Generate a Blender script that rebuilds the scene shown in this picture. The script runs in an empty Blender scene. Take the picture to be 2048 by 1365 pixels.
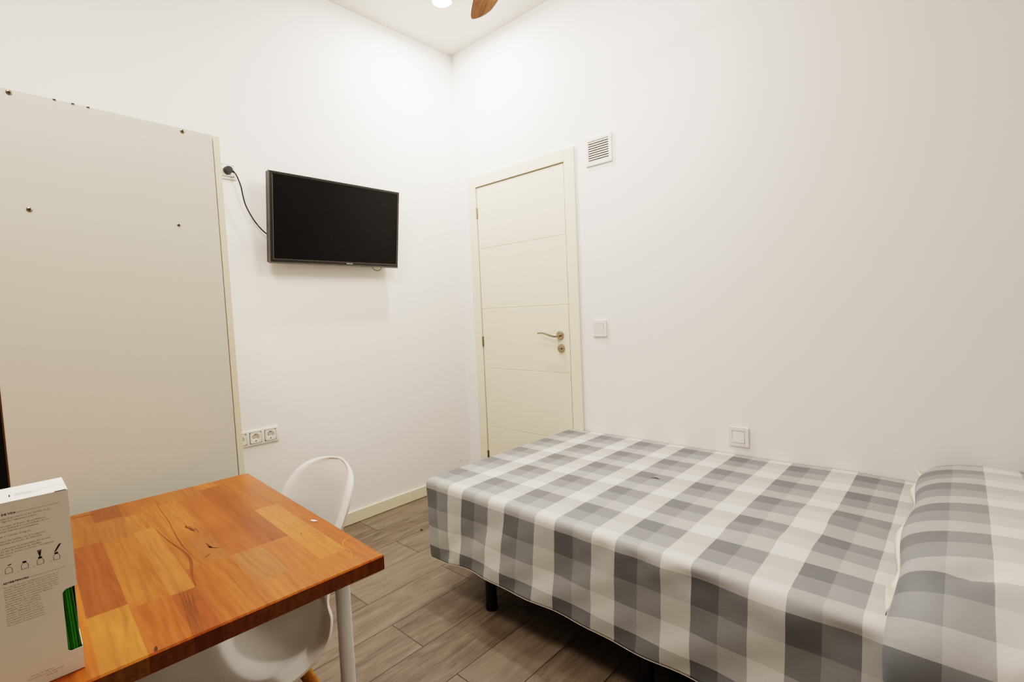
import bpy, bmesh, math, random
from mathutils import Vector, Matrix
random.seed(7)
SC = bpy.context.scene
COL = SC.collection
PI = math.pi

# ------------------------------------------------------------------ helpers
def srgb(r, g, b):
    def f(c):
        c /= 255.0
        return c / 12.92 if c <= .04045 else ((c + .055) / 1.055) ** 2.4
    return (f(r), f(g), f(b), 1.0)

class NT:
    """small wrapper around a node tree"""
    def __init__(self, name):
        self.m = bpy.data.materials.new(name)
        self.m.use_nodes = True
        self.t = self.m.node_tree
        self.b = self.t.nodes['Principled BSDF']
    def n(self, kind, **kw):
        o = self.t.nodes.new(kind)
        for k, v in kw.items():
            setattr(o, k, v)
        return o
    def l(self, a, b):
        self.t.links.new(a, b)
    def math(self, op, a, b=None, c=None):
        o = self.n('ShaderNodeMath', operation=op)
        for i, v in enumerate((a, b, c)):
            if v is None: continue
            if isinstance(v, (int, float)): o.inputs[i].default_value = v
            else: self.l(v, o.inputs[i])
        return o.outputs[0]
    def mix(self, fac, a, b, blend='MIX'):
        o = self.n('ShaderNodeMix', data_type='RGBA', blend_type=blend)
        for s, v in ((o.inputs[0], fac), (o.inputs[6], a), (o.inputs[7], b)):
            if isinstance(v, (int, float)): s.default_value = v
            elif isinstance(v, tuple): s.default_value = v
            else: self.l(v, s)
        return o.outputs[2]
    def ramp(self, fac, stops, interp='LINEAR'):
        o = self.n('ShaderNodeValToRGB')
        o.color_ramp.interpolation = interp
        e = o.color_ramp.elements
        while len(e) < len(stops): e.new(0.5)
        for x, (p, c) in zip(e, stops):
            x.position = p
            x.color = c if len(c) == 4 else (*c, 1)
        self.l(fac, o.inputs[0])
        return o.outputs[0]
    def noise(self, vec, scale, detail=4, rough=.55, dist=0):
        o = self.n('ShaderNodeTexNoise')
        o.inputs['Scale'].default_value = scale
        o.inputs['Detail'].default_value = detail
        o.inputs['Roughness'].default_value = rough
        o.inputs['Distortion'].default_value = dist
        if vec is not None: self.l(vec, o.inputs['Vector'])
        return o.outputs['Fac']
    def mapping(self, vec, scale=(1, 1, 1), loc=(0, 0, 0), rot=(0, 0, 0)):
        o = self.n('ShaderNodeMapping')
        o.inputs['Scale'].default_value = scale
        o.inputs['Location'].default_value = loc
        o.inputs['Rotation'].default_value = rot
        self.l(vec, o.inputs['Vector'])
        return o.outputs[0]
    def coord(self, which='Object'):
        return self.n('ShaderNodeTexCoord').outputs[which]
    def bump(self, h, strength=.2, dist=.002):
        o = self.n('ShaderNodeBump')
        o.inputs['Strength'].default_value = strength
        o.inputs['Distance'].default_value = dist
        self.l(h, o.inputs['Height'])
        self.l(o.outputs[0], self.b.inputs['Normal'])
    def base(self, c):
        if isinstance(c, tuple): self.b.inputs['Base Color'].default_value = c
        else: self.l(c, self.b.inputs['Base Color'])
    def set(self, **kw):
        for k, v in kw.items():
            self.b.inputs[k.replace('_', ' ')].default_value = v

def plain(name, col, rough=.5, metal=0, spec=.5, bump=None, var=.04):
    """procedural material: base colour with faint noise variation and optional bump"""
    t = NT(name)
    co = t.coord()
    nz = t.noise(co, 14, 3)
    dark = tuple(c * (1 - var) for c in col[:3]) + (1,)
    lite = tuple(min(1, c * (1 + var)) for c in col[:3]) + (1,)
    t.base(t.mix(nz, dark, lite))
    t.set(Roughness=rough, Metallic=metal)
    t.b.inputs['Specular IOR Level'].default_value = spec
    if bump:
        t.bump(t.noise(co, bump[0], 3), bump[1], bump[2])
    return t.m

class MB:
    """collects geometry, then links ONE mesh object"""
    def __init__(self):
        self.bm = bmesh.new()
    def box(self, lo, hi, mi=0, bevel=0, seg=2):
        bm = self.bm
        vs = [bm.verts.new((x, y, z)) for z in (lo[2], hi[2]) for y in (lo[1], hi[1]) for x in (lo[0], hi[0])]
        fs = []
        for q in ((0, 2, 3, 1), (4, 5, 7, 6), (0, 1, 5, 4), (2, 6, 7, 3), (0, 4, 6, 2), (1, 3, 7, 5)):
            f = bm.faces.new([vs[i] for i in q]); f.material_index = mi; fs.append(f)
        if bevel:
            es = list({e for f in fs for e in f.edges})
            r = bmesh.ops.bevel(bm, geom=es, offset=bevel, segments=seg, affect='EDGES', profile=.5)
            for f in r['faces']: f.material_index = mi
        return self
    def quad(self, pts, mi=0):
        f = self.bm.faces.new([self.bm.verts.new(p) for p in pts]); f.material_index = mi
        return f
    def tube(self, pts, r, seg=12, cap=True, mi=0):
        bm = self.bm
        pts = [Vector(p) for p in pts]
        rs = r if isinstance(r, (list, tuple)) else [r] * len(pts)
        rings = []
        up = None
        for i, p in enumerate(pts):
            d = (pts[min(i + 1, len(pts) - 1)] - pts[max(i - 1, 0)]).normalized()
            if up is None:
                up = d.orthogonal().normalized()
            else:
                up = (up - d * up.dot(d)).normalized()
            sd = d.cross(up)
            rings.append([bm.verts.new(p + (up * math.cos(2 * PI * k / seg) + sd * math.sin(2 * PI * k / seg)) * rs[i]) for k in range(seg)])
        for a, b in zip(rings, rings[1:]):
            for k in range(seg):
                f = bm.faces.new((a[k], a[(k + 1) % seg], b[(k + 1) % seg], b[k])); f.smooth = True; f.material_index = mi
        if cap:
            for rg, rev in ((rings[0], True), (rings[-1], False)):
                f = bm.faces.new(rg[::-1] if rev else rg); f.material_index = mi
        return self
    def lathe(self, prof, axis, origin, seg=32, mi=0):
        """prof: list of (radius, height) along axis"""
        bm = self.bm
        a = Vector(axis).normalized(); u = a.orthogonal().normalized(); v = a.cross(u); o = Vector(origin)
        rings = []
        for r, h in prof:
            if r < 1e-6: rings.append([bm.verts.new(o + a * h)])
            else: rings.append([bm.verts.new(o + a * h + (u * math.cos(2 * PI * k / seg) + v * math.sin(2 * PI * k / seg)) * r) for k in range(seg)])
        for A, B in zip(rings, rings[1:]):
            for k in range(seg):
                k2 = (k + 1) % seg
                if len(A) == 1: f = bm.faces.new((A[0], B[k2], B[k]))
                elif len(B) == 1: f = bm.faces.new((A[k], A[k2], B[0]))
                else: f = bm.faces.new((A[k], A[k2], B[k2], B[k]))
                f.smooth = True; f.material_index = mi
        return self
    def prism(self, poly, z0, z1, M=None, mi=0):
        bm = self.bm
        M = M or Matrix()
        lo = [bm.verts.new(M @ Vector((x, y, z0))) for x, y in poly]
        hi = [bm.verts.new(M @ Vector((x, y, z1))) for x, y in poly]
        n = len(poly)
        fs = [bm.faces.new(lo[::-1]), bm.faces.new(hi)]
        for i in range(n):
            fs.append(bm.faces.new((lo[i], lo[(i + 1) % n], hi[(i + 1) % n], hi[i])))
        for f in fs: f.material_index = mi
        return self
    def obj(self, name, mats, parent=None, smooth_angle=None, recalc=True, loc=(0, 0, 0), rotz=0):
        bm = self.bm
        if recalc: bmesh.ops.recalc_face_normals(bm, faces=bm.faces)
        me = bpy.data.meshes.new(name)
        bm.to_mesh(me); bm.free()
        for m in (mats if isinstance(mats, (list, tuple)) else [mats]): me.materials.append(m)
        o = bpy.data.objects.new(name, me)
        COL.objects.link(o)
        o.location = loc; o.rotation_euler.z = rotz
        if parent: o.parent = parent
        if smooth_angle is not None:
            for p in me.polygons: p.use_smooth = True
            me.set_sharp_from_angle(angle=math.radians(smooth_angle))
        return o

def tag(o, label=None, cat=None, group=None, kind=None):
    if label: o['label'] = label
    if cat: o['category'] = cat
    if group: o['group'] = group
    if kind: o['kind'] = kind
    return o
def thing(name, label, cat, loc=(0, 0, 0), rotz=0, group=None):
    o = bpy.data.objects.new(name, None)
    COL.objects.link(o)
    o.location = loc; o.rotation_euler.z = rotz
    o.empty_display_size = .05
    return tag(o, label, cat, group)
def copy_tree(o, parent=None):
    c = o.copy(); COL.objects.link(c)
    if parent: c.parent = parent
    for ch in list(o.children): copy_tree(ch, c)
    return c
def smoothstep(a, b, x):
    t = max(0, min(1, (x - a) / (b - a))); return t * t * (3 - 2 * t)
def interp(tab, x):
    """smooth (monotone-ish, Catmull-Rom) interpolation in a table of (x, v)"""
    if x <= tab[0][0]: return tab[0][1]
    if x >= tab[-1][0]: return tab[-1][1]
    for i in range(len(tab) - 1):
        if tab[i][0] <= x <= tab[i + 1][0]:
            x0, p1 = tab[i]; x1, p2 = tab[i + 1]
            p0 = tab[i - 1] if i else (2 * x0 - x1, 2 * p1 - p2)
            p3 = tab[i + 2] if i + 2 < len(tab) else (2 * x1 - x0, 2 * p2 - p1)
            h = x1 - x0; t = (x - x0) / h
            m1 = (p2 - p0[1]) / (x1 - p0[0]) * h
            m2 = (p3[1] - p1) / (p3[0] - x0) * h
            return (2 * t**3 - 3 * t * t + 1) * p1 + (t**3 - 2 * t * t + t) * m1 + (-2 * t**3 + 3 * t * t) * p2 + (t**3 - t * t) * m2

# ------------------------------------------------------------------ camera
F = 986.6688857926267
RX = Vector((.73647034, .67502068, -.04425528))
UP = Vector((-.0075581, .07362768, .99725716))
FW = Vector((-.67642762, .73411583, -.05932648))
cd = bpy.data.cameras.new('camera')
cd.sensor_width = 36; cd.sensor_fit = 'HORIZONTAL'; cd.lens = 36 * F / 2048
cd.clip_start = .02
cam = bpy.data.objects.new('camera', cd)
COL.objects.link(cam)
M = Matrix((RX, UP, -FW)).transposed().to_4x4()
M.translation = Vector((2.6302425, -2.36225253, 1.19432166))
cam.matrix_world = M
SC.camera = cam

# ------------------------------------------------------------------ materials
def wall_mat(name, col, stains=False):
    t = NT(name)
    co = t.coord()
    big = t.noise(co, 1.2, 2)
    c = t.mix(big, tuple(x * .985 for x in col[:3]) + (1,), col)
    if stains:   # small brown scuffs low down beside the corner
        sp = t.n('ShaderNodeSeparateXYZ'); t.l(co, sp.inputs[0])
        my = t.math('MULTIPLY', t.math('GREATER_THAN', sp.outputs[1], -.19), t.math('LESS_THAN', sp.outputs[1], -.03))
        mz = t.math('MULTIPLY', t.math('GREATER_THAN', sp.outputs[2], .10), t.math('LESS_THAN', sp.outputs[2], .27))
        nz = t.noise(t.mapping(co, (1, 1.6, .7)), 42, 2)
        k = t.math('MULTIPLY', t.math('MULTIPLY', my, mz), t.math('MULTIPLY', t.math('SMOOTH_MIN', t.math('MAXIMUM', t.math('SUBTRACT', nz, .64), 0), .1, .02), 8))
        c = t.mix(k, c, srgb(150, 122, 84))
    t.base(c)
    t.set(Roughness=.62)
    t.b.inputs['Specular IOR Level'].default_value = .25
    h = t.math('ADD', t.noise(co, 240, 2), t.math('MULTIPLY', t.noise(co, 18, 3), 1.5))
    t.bump(h, .06, .0015)
    return t.m
WHITE = srgb(245, 243, 241)
m_wall = wall_mat('wall_paint', WHITE)
m_wall_s = wall_mat('wall_paint_scuffed', WHITE, True)
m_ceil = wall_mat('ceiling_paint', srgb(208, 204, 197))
m_door = plain('door_lacquer', srgb(236, 228, 206), .38, spec=.4, var=.015)
m_base = plain('skirting_lacquer', srgb(228, 220, 198), .4, spec=.4, var=.02)
m_gap = plain('dark_gap', srgb(40, 32, 22), .9)
m_steel = plain('satin_steel', srgb(172, 160, 140), .28, 1, var=.06)
m_plast = plain('white_plastic', srgb(236, 233, 228), .35, var=.01)
m_plast2 = plain('socket_insert_plastic', srgb(222, 214, 200), .4, var=.01)
m_sockline = plain('socket_shadow_line', srgb(96, 88, 76), .6)
m_black = plain('black_plastic', srgb(16, 16, 17), .4)
m_blackmetal = plain('black_metal', srgb(12, 12, 13), .45)
m_chrome = plain('chrome', srgb(200, 200, 200), .15, 1)
m_ward = plain('wardrobe_melamine', srgb(222, 221, 208), .45, spec=.4, var=.012)
m_warddoor = plain('wardrobe_door_melamine', srgb(238, 229, 205), .45, spec=.4, var=.012)
m_hard_shade = plain('hardboard_back_gap_shade', srgb(10, 10, 9), .9, spec=.1)  # near-black paints in the shade of the gap behind the wardrobe
m_hardedge = plain('hardboard_edge', srgb(84, 58, 26), .8)
m_chair = plain('white_chair_plastic', srgb(240, 236, 229), .32, spec=.5, var=.008)
m_legwhite = plain('white_leg_paint', srgb(236, 240, 246), .35, var=.01)
m_card = plain('white_carton', srgb(242, 238, 232), .55, spec=.3, var=.015, bump=(120, .05, .0005))
m_ink = plain('black_ink', srgb(40, 36, 34), .7)
m_inkgrey = plain('grey_ink', srgb(140, 128, 116), .8)
m_reed = plain('green_reed', srgb(52, 158, 34), .5, var=.15)
m_reed2 = plain('dark_green_reed', srgb(34, 108, 22), .5, var=.15)
m_inner = plain('carton_inside', srgb(74, 58, 34), .9)

# floor boards along y, 0.197 wide
def floor_mat():
    t = NT('grey_wood_planks')
    co = t.coord()
    sp = t.n('ShaderNodeSeparateXYZ'); t.l(co, sp.inputs[0])
    Wd = .1975; LEN = 1.22
    r = t.math('DIVIDE', t.math('SUBTRACT', sp.outputs[0], .0115), Wd)
    row = t.math('FLOOR', r)
    fx = t.math('FRACT', r)
    odd = t.math('FLOORED_MODULO', row, 2)           # alternate rows shift a third of a board
    k = t.math('FLOORED_MODULO', row, 7)
    off = t.math('ADD', t.math('MULTIPLY', odd, .412), t.math('MULTIPLY', t.math('FLOOR', t.math('DIVIDE', row, 2)), .012))
    # even rows have a joint near y=-0.92, odd rows near -1.345
    v = t.math('DIVIDE', t.math('ADD', t.math('ADD', sp.outputs[1], .915 + LEN * 4), off), LEN)
    cell = t.math('FLOOR', v)
    fy = t.math('FRACT', v)
    cmb = t.n('ShaderNodeCombineXYZ'); t.l(row, cmb.inputs[0]); t.l(cell, cmb.inputs[1])
    wn = t.n('ShaderNodeTexWhiteNoise', noise_dimensions='3D'); t.l(cmb.outputs[0], wn.inputs['Vector'])
    rnd = wn.outputs['Value']
    # grain stretched along y and shifted per board
    shift = t.n('ShaderNodeVectorMath', operation='MULTIPLY_ADD')
    t.l(wn.outputs['Color'], shift.inputs[0]); shift.inputs[1].default_value = (9, 9, 9); t.l(co, shift.inputs[2])
    g1 = t.noise(t.mapping(shift.outputs[0], (7, 1.1, 1)), 4.2, 6, .62, .8)
    g2 = t.noise(t.mapping(shift.outputs[0], (60, 2.2, 1)), 3.5, 4, .6, .3)
    c = t.ramp(g1, [(.28, srgb(112, 97, 83)), (.47, srgb(146, 128, 111)), (.56, srgb(158, 140, 122)), (.74, srgb(178, 161, 143))])
    c = t.mix(t.math('MULTIPLY', g2, .75), c, t.mix(1, c, srgb(196, 188, 178), 'MULTIPLY'))
    c = t.mix(t.math('MULTIPLY', t.math('SUBTRACT', rnd, .5), .5), c, srgb(190, 170, 150))
    edge = t.math('MINIMUM', t.math('MINIMUM', fx, t.math('SUBTRACT', 1, fx)), t.math('MULTIPLY', t.math('MINIMUM', fy, t.math('SUBTRACT', 1, fy)), LEN / Wd))
    gap = t.math('LESS_THAN', edge, .0085)
    t.base(t.mix(1, t.mix(gap, c, srgb(66, 54, 44)), (.55, .575, .60, 1), 'MULTIPLY'))
    t.b.inputs['Roughness'].default_value = .42
    t.b.inputs['Specular IOR Level'].default_value = .35
    h = t.math('SUBTRACT', t.math('MULTIPLY', g2, .25), gap)
    t.bump(h, .35, .0012)
    return t.m
m_floor = floor_mat()

# checked cotton, woven from two sets of stripes held in the UV map (metres)
def check_mat(name, u0, v0, PU=.236, PV=.2125):
    t = NT(name)
    uv = t.n('ShaderNodeUVMap').outputs[0]
    wob = t.n('ShaderNodeTexNoise'); wob.inputs['Scale'].default_value = 5; t.l(uv, wob.inputs['Vector'])
    wv = t.n('ShaderNodeVectorMath', operation='MULTIPLY_ADD')
    t.l(wob.outputs['Color'], wv.inputs[0]); wv.inputs[1].default_value = (.006, .006, 0); t.l(uv, wv.inputs[2])
    sp = t.n('ShaderNodeSeparateXYZ'); t.l(wv.outputs[0], sp.inputs[0])
    fu = t.math('FRACT', t.math('DIVIDE', t.math('SUBTRACT', sp.outputs[0], u0 + .003 - 5 * PU), PU))
    fv = t.math('FRACT', t.math('DIVIDE', t.math('SUBTRACT', sp.outputs[1], v0 + .003 - 5 * PV), PV))
    g = lambda x: (x, x, x, 1)
    cu = t.ramp(fu, [(0, g(0)), (.315, g(.065)), (.63, g(.30))], 'CONSTANT')
    cv = t.ramp(fv, [(0, g(0)), (.335, g(.075)), (.667, g(.20))], 'CONSTANT')
    sm = t.math('ADD', t.math('ADD', t.math('MULTIPLY', cu, 1.1), cv), .135)
    # threads
    th1 = t.noise(t.mapping(uv, (1600, 90, 1)), 1, 2)
    th2 = t.noise(t.mapping(uv, (90, 1600, 1)), 1, 2)
    thr = t.math('ADD', th1, th2)
    sm = t.math('MULTIPLY', sm, t.math('ADD', .86, t.math('MULTIPLY', thr, .14)))
    tint = t.ramp(sm, [(.10, (.92, 1.0, 1.10, 1)), (.50, (1.0, .985, .95, 1))])
    cc = t.n('ShaderNodeCombineXYZ')
    for i in range(3): t.l(sm, cc.inputs[i])
    t.base(t.mix(1, cc.outputs[0], tint, 'MULTIPLY'))
    t.set(Roughness=.55)
    t.b.inputs['Specular IOR Level'].default_value = .5
    t.b.inputs['Sheen Weight'].default_value = .12
    t.b.inputs['Sheen Roughness'].default_value = .4
    crease = t.noise(t.mapping(uv, (7, 11, 1), rot=(0, 0, .6)), 1.6, 5, .55, 1.4)
    fine = t.noise(t.mapping(uv, (900, 900, 1)), 1, 1)
    t.bump(t.math('ADD', crease, t.math('MULTIPLY', fine, .03)), .10, .012)
    return t.m
m_check = check_mat('checked_cotton', 1.138, .043)
m_pillow = check_mat('checked_pillow_cotton', .0, .010, PV=.206)
m_cotton = plain('white_cotton', srgb(226, 216, 200), .8, var=.03)
m_hem = plain('grey_hem_cotton', srgb(178, 170, 160), .8, var=.05)

# beech blockboard: stave colours are stored per face, grain is added here
def beech_mat(name, grain_axis=(2.2, 62, 62), dark=1.0):
    t = NT(name)
    at = t.n('ShaderNodeVertexColor', layer_name='stave')
    co = t.coord()
    wn = t.n('ShaderNodeTexWhiteNoise', noise_dimensions='3D'); t.l(at.outputs[0], wn.inputs['Vector'])
    sh = t.n('ShaderNodeVectorMath', operation='MULTIPLY_ADD')
    t.l(wn.outputs['Color'], sh.inputs[0]); sh.inputs[1].default_value = (3, 3, 3); t.l(co, sh.inputs[2])
    v = sh.outputs[0]
    g1 = t.noise(t.mapping(v, grain_axis), 1.0, 5, .6, .4)
    g2 = t.noise(t.mapping(v, tuple(a * 5 for a in grain_axis)), 1.0, 3, .6, .3)
    wave = t.n('ShaderNodeTexWave', wave_type='BANDS', bands_direction='Y')
    wave.inputs['Scale'].default_value = 22; wave.inputs['Distortion'].default_value = 9
    wave.inputs['Detail'].default_value = 2; wave.inputs['Detail Scale'].default_value = .9
    t.l(t.mapping(v, (.35, 1, 1)), wave.inputs['Vector'])
    f = t.math('ADD', t.math('MULTIPLY', g1, .62), t.math('ADD', t.math('MULTIPLY', g2, .38), t.math('MULTIPLY', t.math('SUBTRACT', wave.outputs['Fac'], .5), .11)))
    k = t.ramp(f, [(.36, (.66, .60, .54, 1)), (.50, (.94, .92, .90, 1)), (.56, (1.03, 1.03, 1.03, 1)), (.74, (1.28, 1.30, 1.32, 1))])
    blot = t.noise(co, 6, 3)
    k2 = t.ramp(blot, [(.3, (.86, .83, .8, 1)), (.65, (1.06, 1.06, 1.06, 1))])
    c = t.mix(1, t.mix(1, at.outputs[0], k, 'MULTIPLY'), k2, 'MULTIPLY')
    t.base(t.mix(1, c, (.64, .58, .50, 1), 'MULTIPLY'))
    t.set(Roughness=.36)
    t.b.inputs['Specular IOR Level'].default_value = .3
    t.bump(t.math('ADD', g2, t.math('MULTIPLY', g1, .6)), .12, .0008)
    return t.m
m_beech = beech_mat('oiled_beech_staves')
def wood(name, c1, c2, sc=(3, 3, 40)):
    t = NT(name)
    co = t.coord()
    g = t.noise(t.mapping(co, sc), 3, 4, .6, .6)
    t.base(t.ramp(g, [(.3, c1), (.7, c2)]))
    t.set(Roughness=.55)
    t.b.inputs['Specular IOR Level'].default_value = .12
    return t.m
m_legwood = wood('beech_leg', srgb(150, 96, 44), srgb(196, 140, 74), (30, 30, 3))
m_blade = wood('fan_blade_wood', srgb(62, 40, 22), srgb(112, 74, 42), (3, 24, 24))

def emit(name, col, s):
    t = NT(name)
    t.base((.9, .9, .9, 1))
    t.b.inputs['Emission Color'].default_value = col
    t.b.inputs['Emission Strength'].default_value = s
    return t.m
WARM = (1.0, .92, .83)
m_lamp = emit('lamp_diffuser', (1, .95, .86, 1), 26)

def screen_mat():
    t = NT('tv_screen')
    t.base(srgb(15, 15, 16)); t.set(Roughness=.22)
    t.b.inputs['Specular IOR Level'].default_value = .22
    return t.m
m_screen = screen_mat()
m_bezel = plain('tv_gloss_bezel', srgb(34, 34, 33), .25, var=.05)
m_bezel_line = plain('tv_film_edge', srgb(104, 102, 98), .3)
m_film = plain('tv_film_rim', srgb(84, 81, 76), .3, var=.2, bump=(60, .6, .003))

# ------------------------------------------------------------------ setting
HC = 2.97; X1 = 3.35; Y1 = -3.05
def struct(o): o['kind'] = 'structure'; return o
b = MB().box((-.1, Y1 - .1, -.1), (X1 + .1, .1, 0)); struct(b.obj('floor', m_floor))
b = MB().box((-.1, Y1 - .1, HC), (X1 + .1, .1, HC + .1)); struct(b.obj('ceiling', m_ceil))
b = MB().box((-.1, Y1 - .1, 0), (0, .1, HC)); struct(b.obj('wall_left', m_wall_s))
DX0, DX1, DZ = .186, .925, 2.043     # door opening
b = MB()
b.box((0, 0, 0), (DX0 - .02, .1, HC)); b.box((DX1 + .02, 0, 0), (X1, .1, HC)); b.box((DX0 - .02, 0, DZ + .02), (DX1 + .02, .1, HC))
struct(b.obj('wall_right', m_wall))
b = MB().box((X1, Y1 - .1, 0), (X1 + .1, .1, HC)); struct(b.obj('wall_end', wall_mat('fill_cut_wall', srgb(200, 190, 176))))  # unseen wall, colour darkened so it bounces less light back
b = MB().box((0, Y1 - .1, 0), (X1, Y1, HC)); struct(b.obj('wall_back', wall_mat('fill_cut_wall_dark', srgb(120, 108, 94))))  # unseen wall behind the camera, darkened further to cut bounce fill
# skirting
def skirt(name, path_lo, path_hi):
    b = MB().box(path_lo, path_hi, bevel=.003)
    struct(b.obj(name, m_base))
skirt('baseboard_left', (.0003, Y1 + .0003, .001), (.0125, -.0145, .072))
skirt('baseboard_right', (1.0025, -.0125, .001), (X1 - .0003, -.0003, .072))
skirt('baseboard_back', (.0135, Y1 + .0003, .001), (X1 - .014, Y1 + .0125, .072))
skirt('baseboard_end', (X1 - .0125, Y1 + .0003, .001), (X1 - .0003, -.0135, .072))

# door
door = bpy.data.objects.new('door_1', None); COL.objects.link(door)
door.location = (.55, 0, 0); struct(door)
door['label'] = 'cream lacquered door with horizontal grooves in the right wall beside the corner'
def dpart(b, name, m, parent=door, label=None, sa=None):
    # geometry is given in room coordinates
    for v in b.bm.verts: v.co -= Vector((.55, 0, 0))
    o = b.obj(name, m, parent, smooth_angle=sa)
    if label: o['label'] = label
    return o
# leaf with four grooves
LX0, LX1, LZ = .193, .918, 2.034
b = MB()
gz = [LZ - .406 * k for k in range(1, 5)]
prof = [(0.006, 0)]
for z in sorted(gz):
    prof += [(z - .003, 0), (z, .0035), (z + .003, 0)]
prof += [(LZ, 0)]
bm = b.bm
rows = [(bm.verts.new((LX0, -.005 + d, z)), bm.verts.new((LX1, -.005 + d, z))) for z, d in prof]
for (a0, a1), (c0, c1) in zip(rows, rows[1:]): bm.faces.new((a0, a1, c1, c0))
back = [bm.verts.new((x, .037, z)) for x, z in ((LX0, .006), (LX1, .006), (LX1, LZ), (LX0, LZ))]
bm.faces.new(back[::-1])
bm.faces.new([rows[0][0], rows[0][1], back[1], back[0]][::-1]); bm.faces.new([rows[-1][0], rows[-1][1], back[2], back[3]])
bm.faces.new([r[0] for r in rows] + [back[3], back[0]]); bm.faces.new([r[1] for r in rows][::-1] + [back[1], back[2]])
dpart(b, 'door_leaf', m_door)
# jamb lining (dark rebate behind the gap)
b = MB()
b.box((DX0 - .019, .0, .001), (DX0, .0995, DZ)); b.box((DX1, .0, .001), (DX1 + .019, .0995, DZ)); b.box((DX0 - .019, .0, DZ), (DX1 + .019, .0995, DZ + .019))
b.box((DX0, .039, .001), (DX0 + .02, .06, DZ)); b.box((DX1 - .02, .039, .001), (DX1, .06, DZ)); b.box((DX0, .039, DZ - .02), (DX1, .06, DZ))
dpart(b, 'door_jamb', m_door)
b = MB().box((DX0 - .019, .1002, .001), (DX1 + .019, .12, DZ + .019)); dpart(b, 'door_backing', m_gap)
# casing
CX0, CX1, CZ = .119, 1.0, 2.112
b = MB()
b.box((CX0, -.014, .001), (DX0 + .002, -.0003, CZ), bevel=.004)
b.box((DX1 + .002, -.014, .001), (CX1, -.0003, CZ), bevel=.004)
b.box((DX0 + .0025, -.0135, DZ - .003), (DX1 + .0015, -.0003, CZ), bevel=.003)
dpart(b, 'door_casing', m_door)
# hinges
for hz in (1.87, 1.0, .205):
    b = MB()
    b.tube([(.188, -.009, hz - .035), (.188, -.009, hz + .035)], .0055, 10)
    b.tube([(.188, -.009, hz - .002), (.188, -.009, hz + .002)], .0068, 10)
    b.box((.190, -.0075, hz - .033), (.199, -.0045, hz + .033))
    dpart(b, 'hinge', m_steel, sa=40)
# handle
hd = MB()
hc = Vector((.853, -.007, 1.041))
hd.lathe([(0, .002), (.026, .002), (.026, -.006), (.024, -.009), (.016, -.0095), (.0155, -.011), (0, -.011)], (0, 1, 0), hc)
handle_rose = hd
pts = []
ctl = [(.853, -.008, 1.041), (.853, -.036, 1.041), (.842, -.047, 1.040), (.815, -.050, 1.043), (.78, -.050, 1.053), (.745, -.050, 1.059), (.712, -.049, 1.056)]
for i in range(31):
    t_ = i / 30 * (len(ctl) - 1)
    tab = [[(k, p[a]) for k, p in enumerate(ctl)] for a in range(3)]
    pts.append(tuple(interp(tab[a], t_) for a in range(3)))
rad = [.0095 if i < 14 else .0095 - .0042 * (i - 14) / 16 for i in range(31)]
h_rose = dpart(handle_rose, 'handle_rose', m_steel, label='satin steel round rose', sa=40)
b = MB().tube(pts, rad, 14)
for v in b.bm.verts:    # flatten the lever a little
    if v.co.x < .83: v.co.y = -.050 + (v.co.y + .050) * .75
dpart(b, 'handle_lever', m_steel, h_rose, label='curved satin steel lever', sa=50)
b = MB()
lc = Vector((.857, -.007, .963))
b.lathe([(0, .002), (.0255, .002), (.0255, -.005), (.023, -.008), (.0165, -.0085), (.016, -.0065), (.0095, -.0065), (.009, -.012), (0, -.013)], (0, 1, 0), lc)
o = dpart(b, 'lock_rose', m_steel, label='satin steel lock rose with thumb turn', sa=40)
b = MB().box((lc.x - .010, -.029, lc.z - .0025), (lc.x + .010, -.0195, lc.z + .0025), bevel=.002); dpart(b, 'thumb_turn', m_steel, o)

# ------------------------------------------------------------------ wall fittings
# air vent
vent = thing('air_vent', 'white square louvred air vent on the wall above and right of the door', 'vent', (1.159, 0, 2.0475))
b = MB()
w, h = .083, .0745
for lo, hi in (((-w, -.012, -h), (-w + .018, -.0003, h)), ((w - .018, -.012, -h), (w, -.0003, h)), ((-w + .018, -.012, h - .018), (w - .018, -.0003, h)), ((-w + .018, -.012, -h), (w - .018, -.0003, -h + .018))):
    b.box(lo, hi, bevel=.002)
b.obj('vent_frame', m_plast, vent)
b = MB().box((-w + .016, -.0025, -h + .016), (w - .016, -.0005, h - .016)); b.obj('vent_back', plain('vent_shadow', srgb(96, 86, 74), .8), vent)
b = MB()
for k in range(9):
    z = h - .018 - .0125 * (k + .5)
    b.prism([(-.0025, z + .0045), (-.0105, z - .0035), (-.0105, z - .0055), (-.0025, z + .001)], -w + .018, w - .018,
            Matrix(((0, 0, 1, 0), (1, 0, 0, 0), (0, 1, 0, 0), (0, 0, 0, 1))))
b.obj('vent_slats', m_plast, vent)
for sx in (-1, 1):
    for sz in (-1, 1):
        b = MB().lathe([(0, -.0005), (.0025, -.0004), (.0025, 0)], (0, 1, 0), (sx * (w - .007), -.0124, sz * (h - .007)), 10)
        b.obj('screw', m_plast2, vent)

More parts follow.
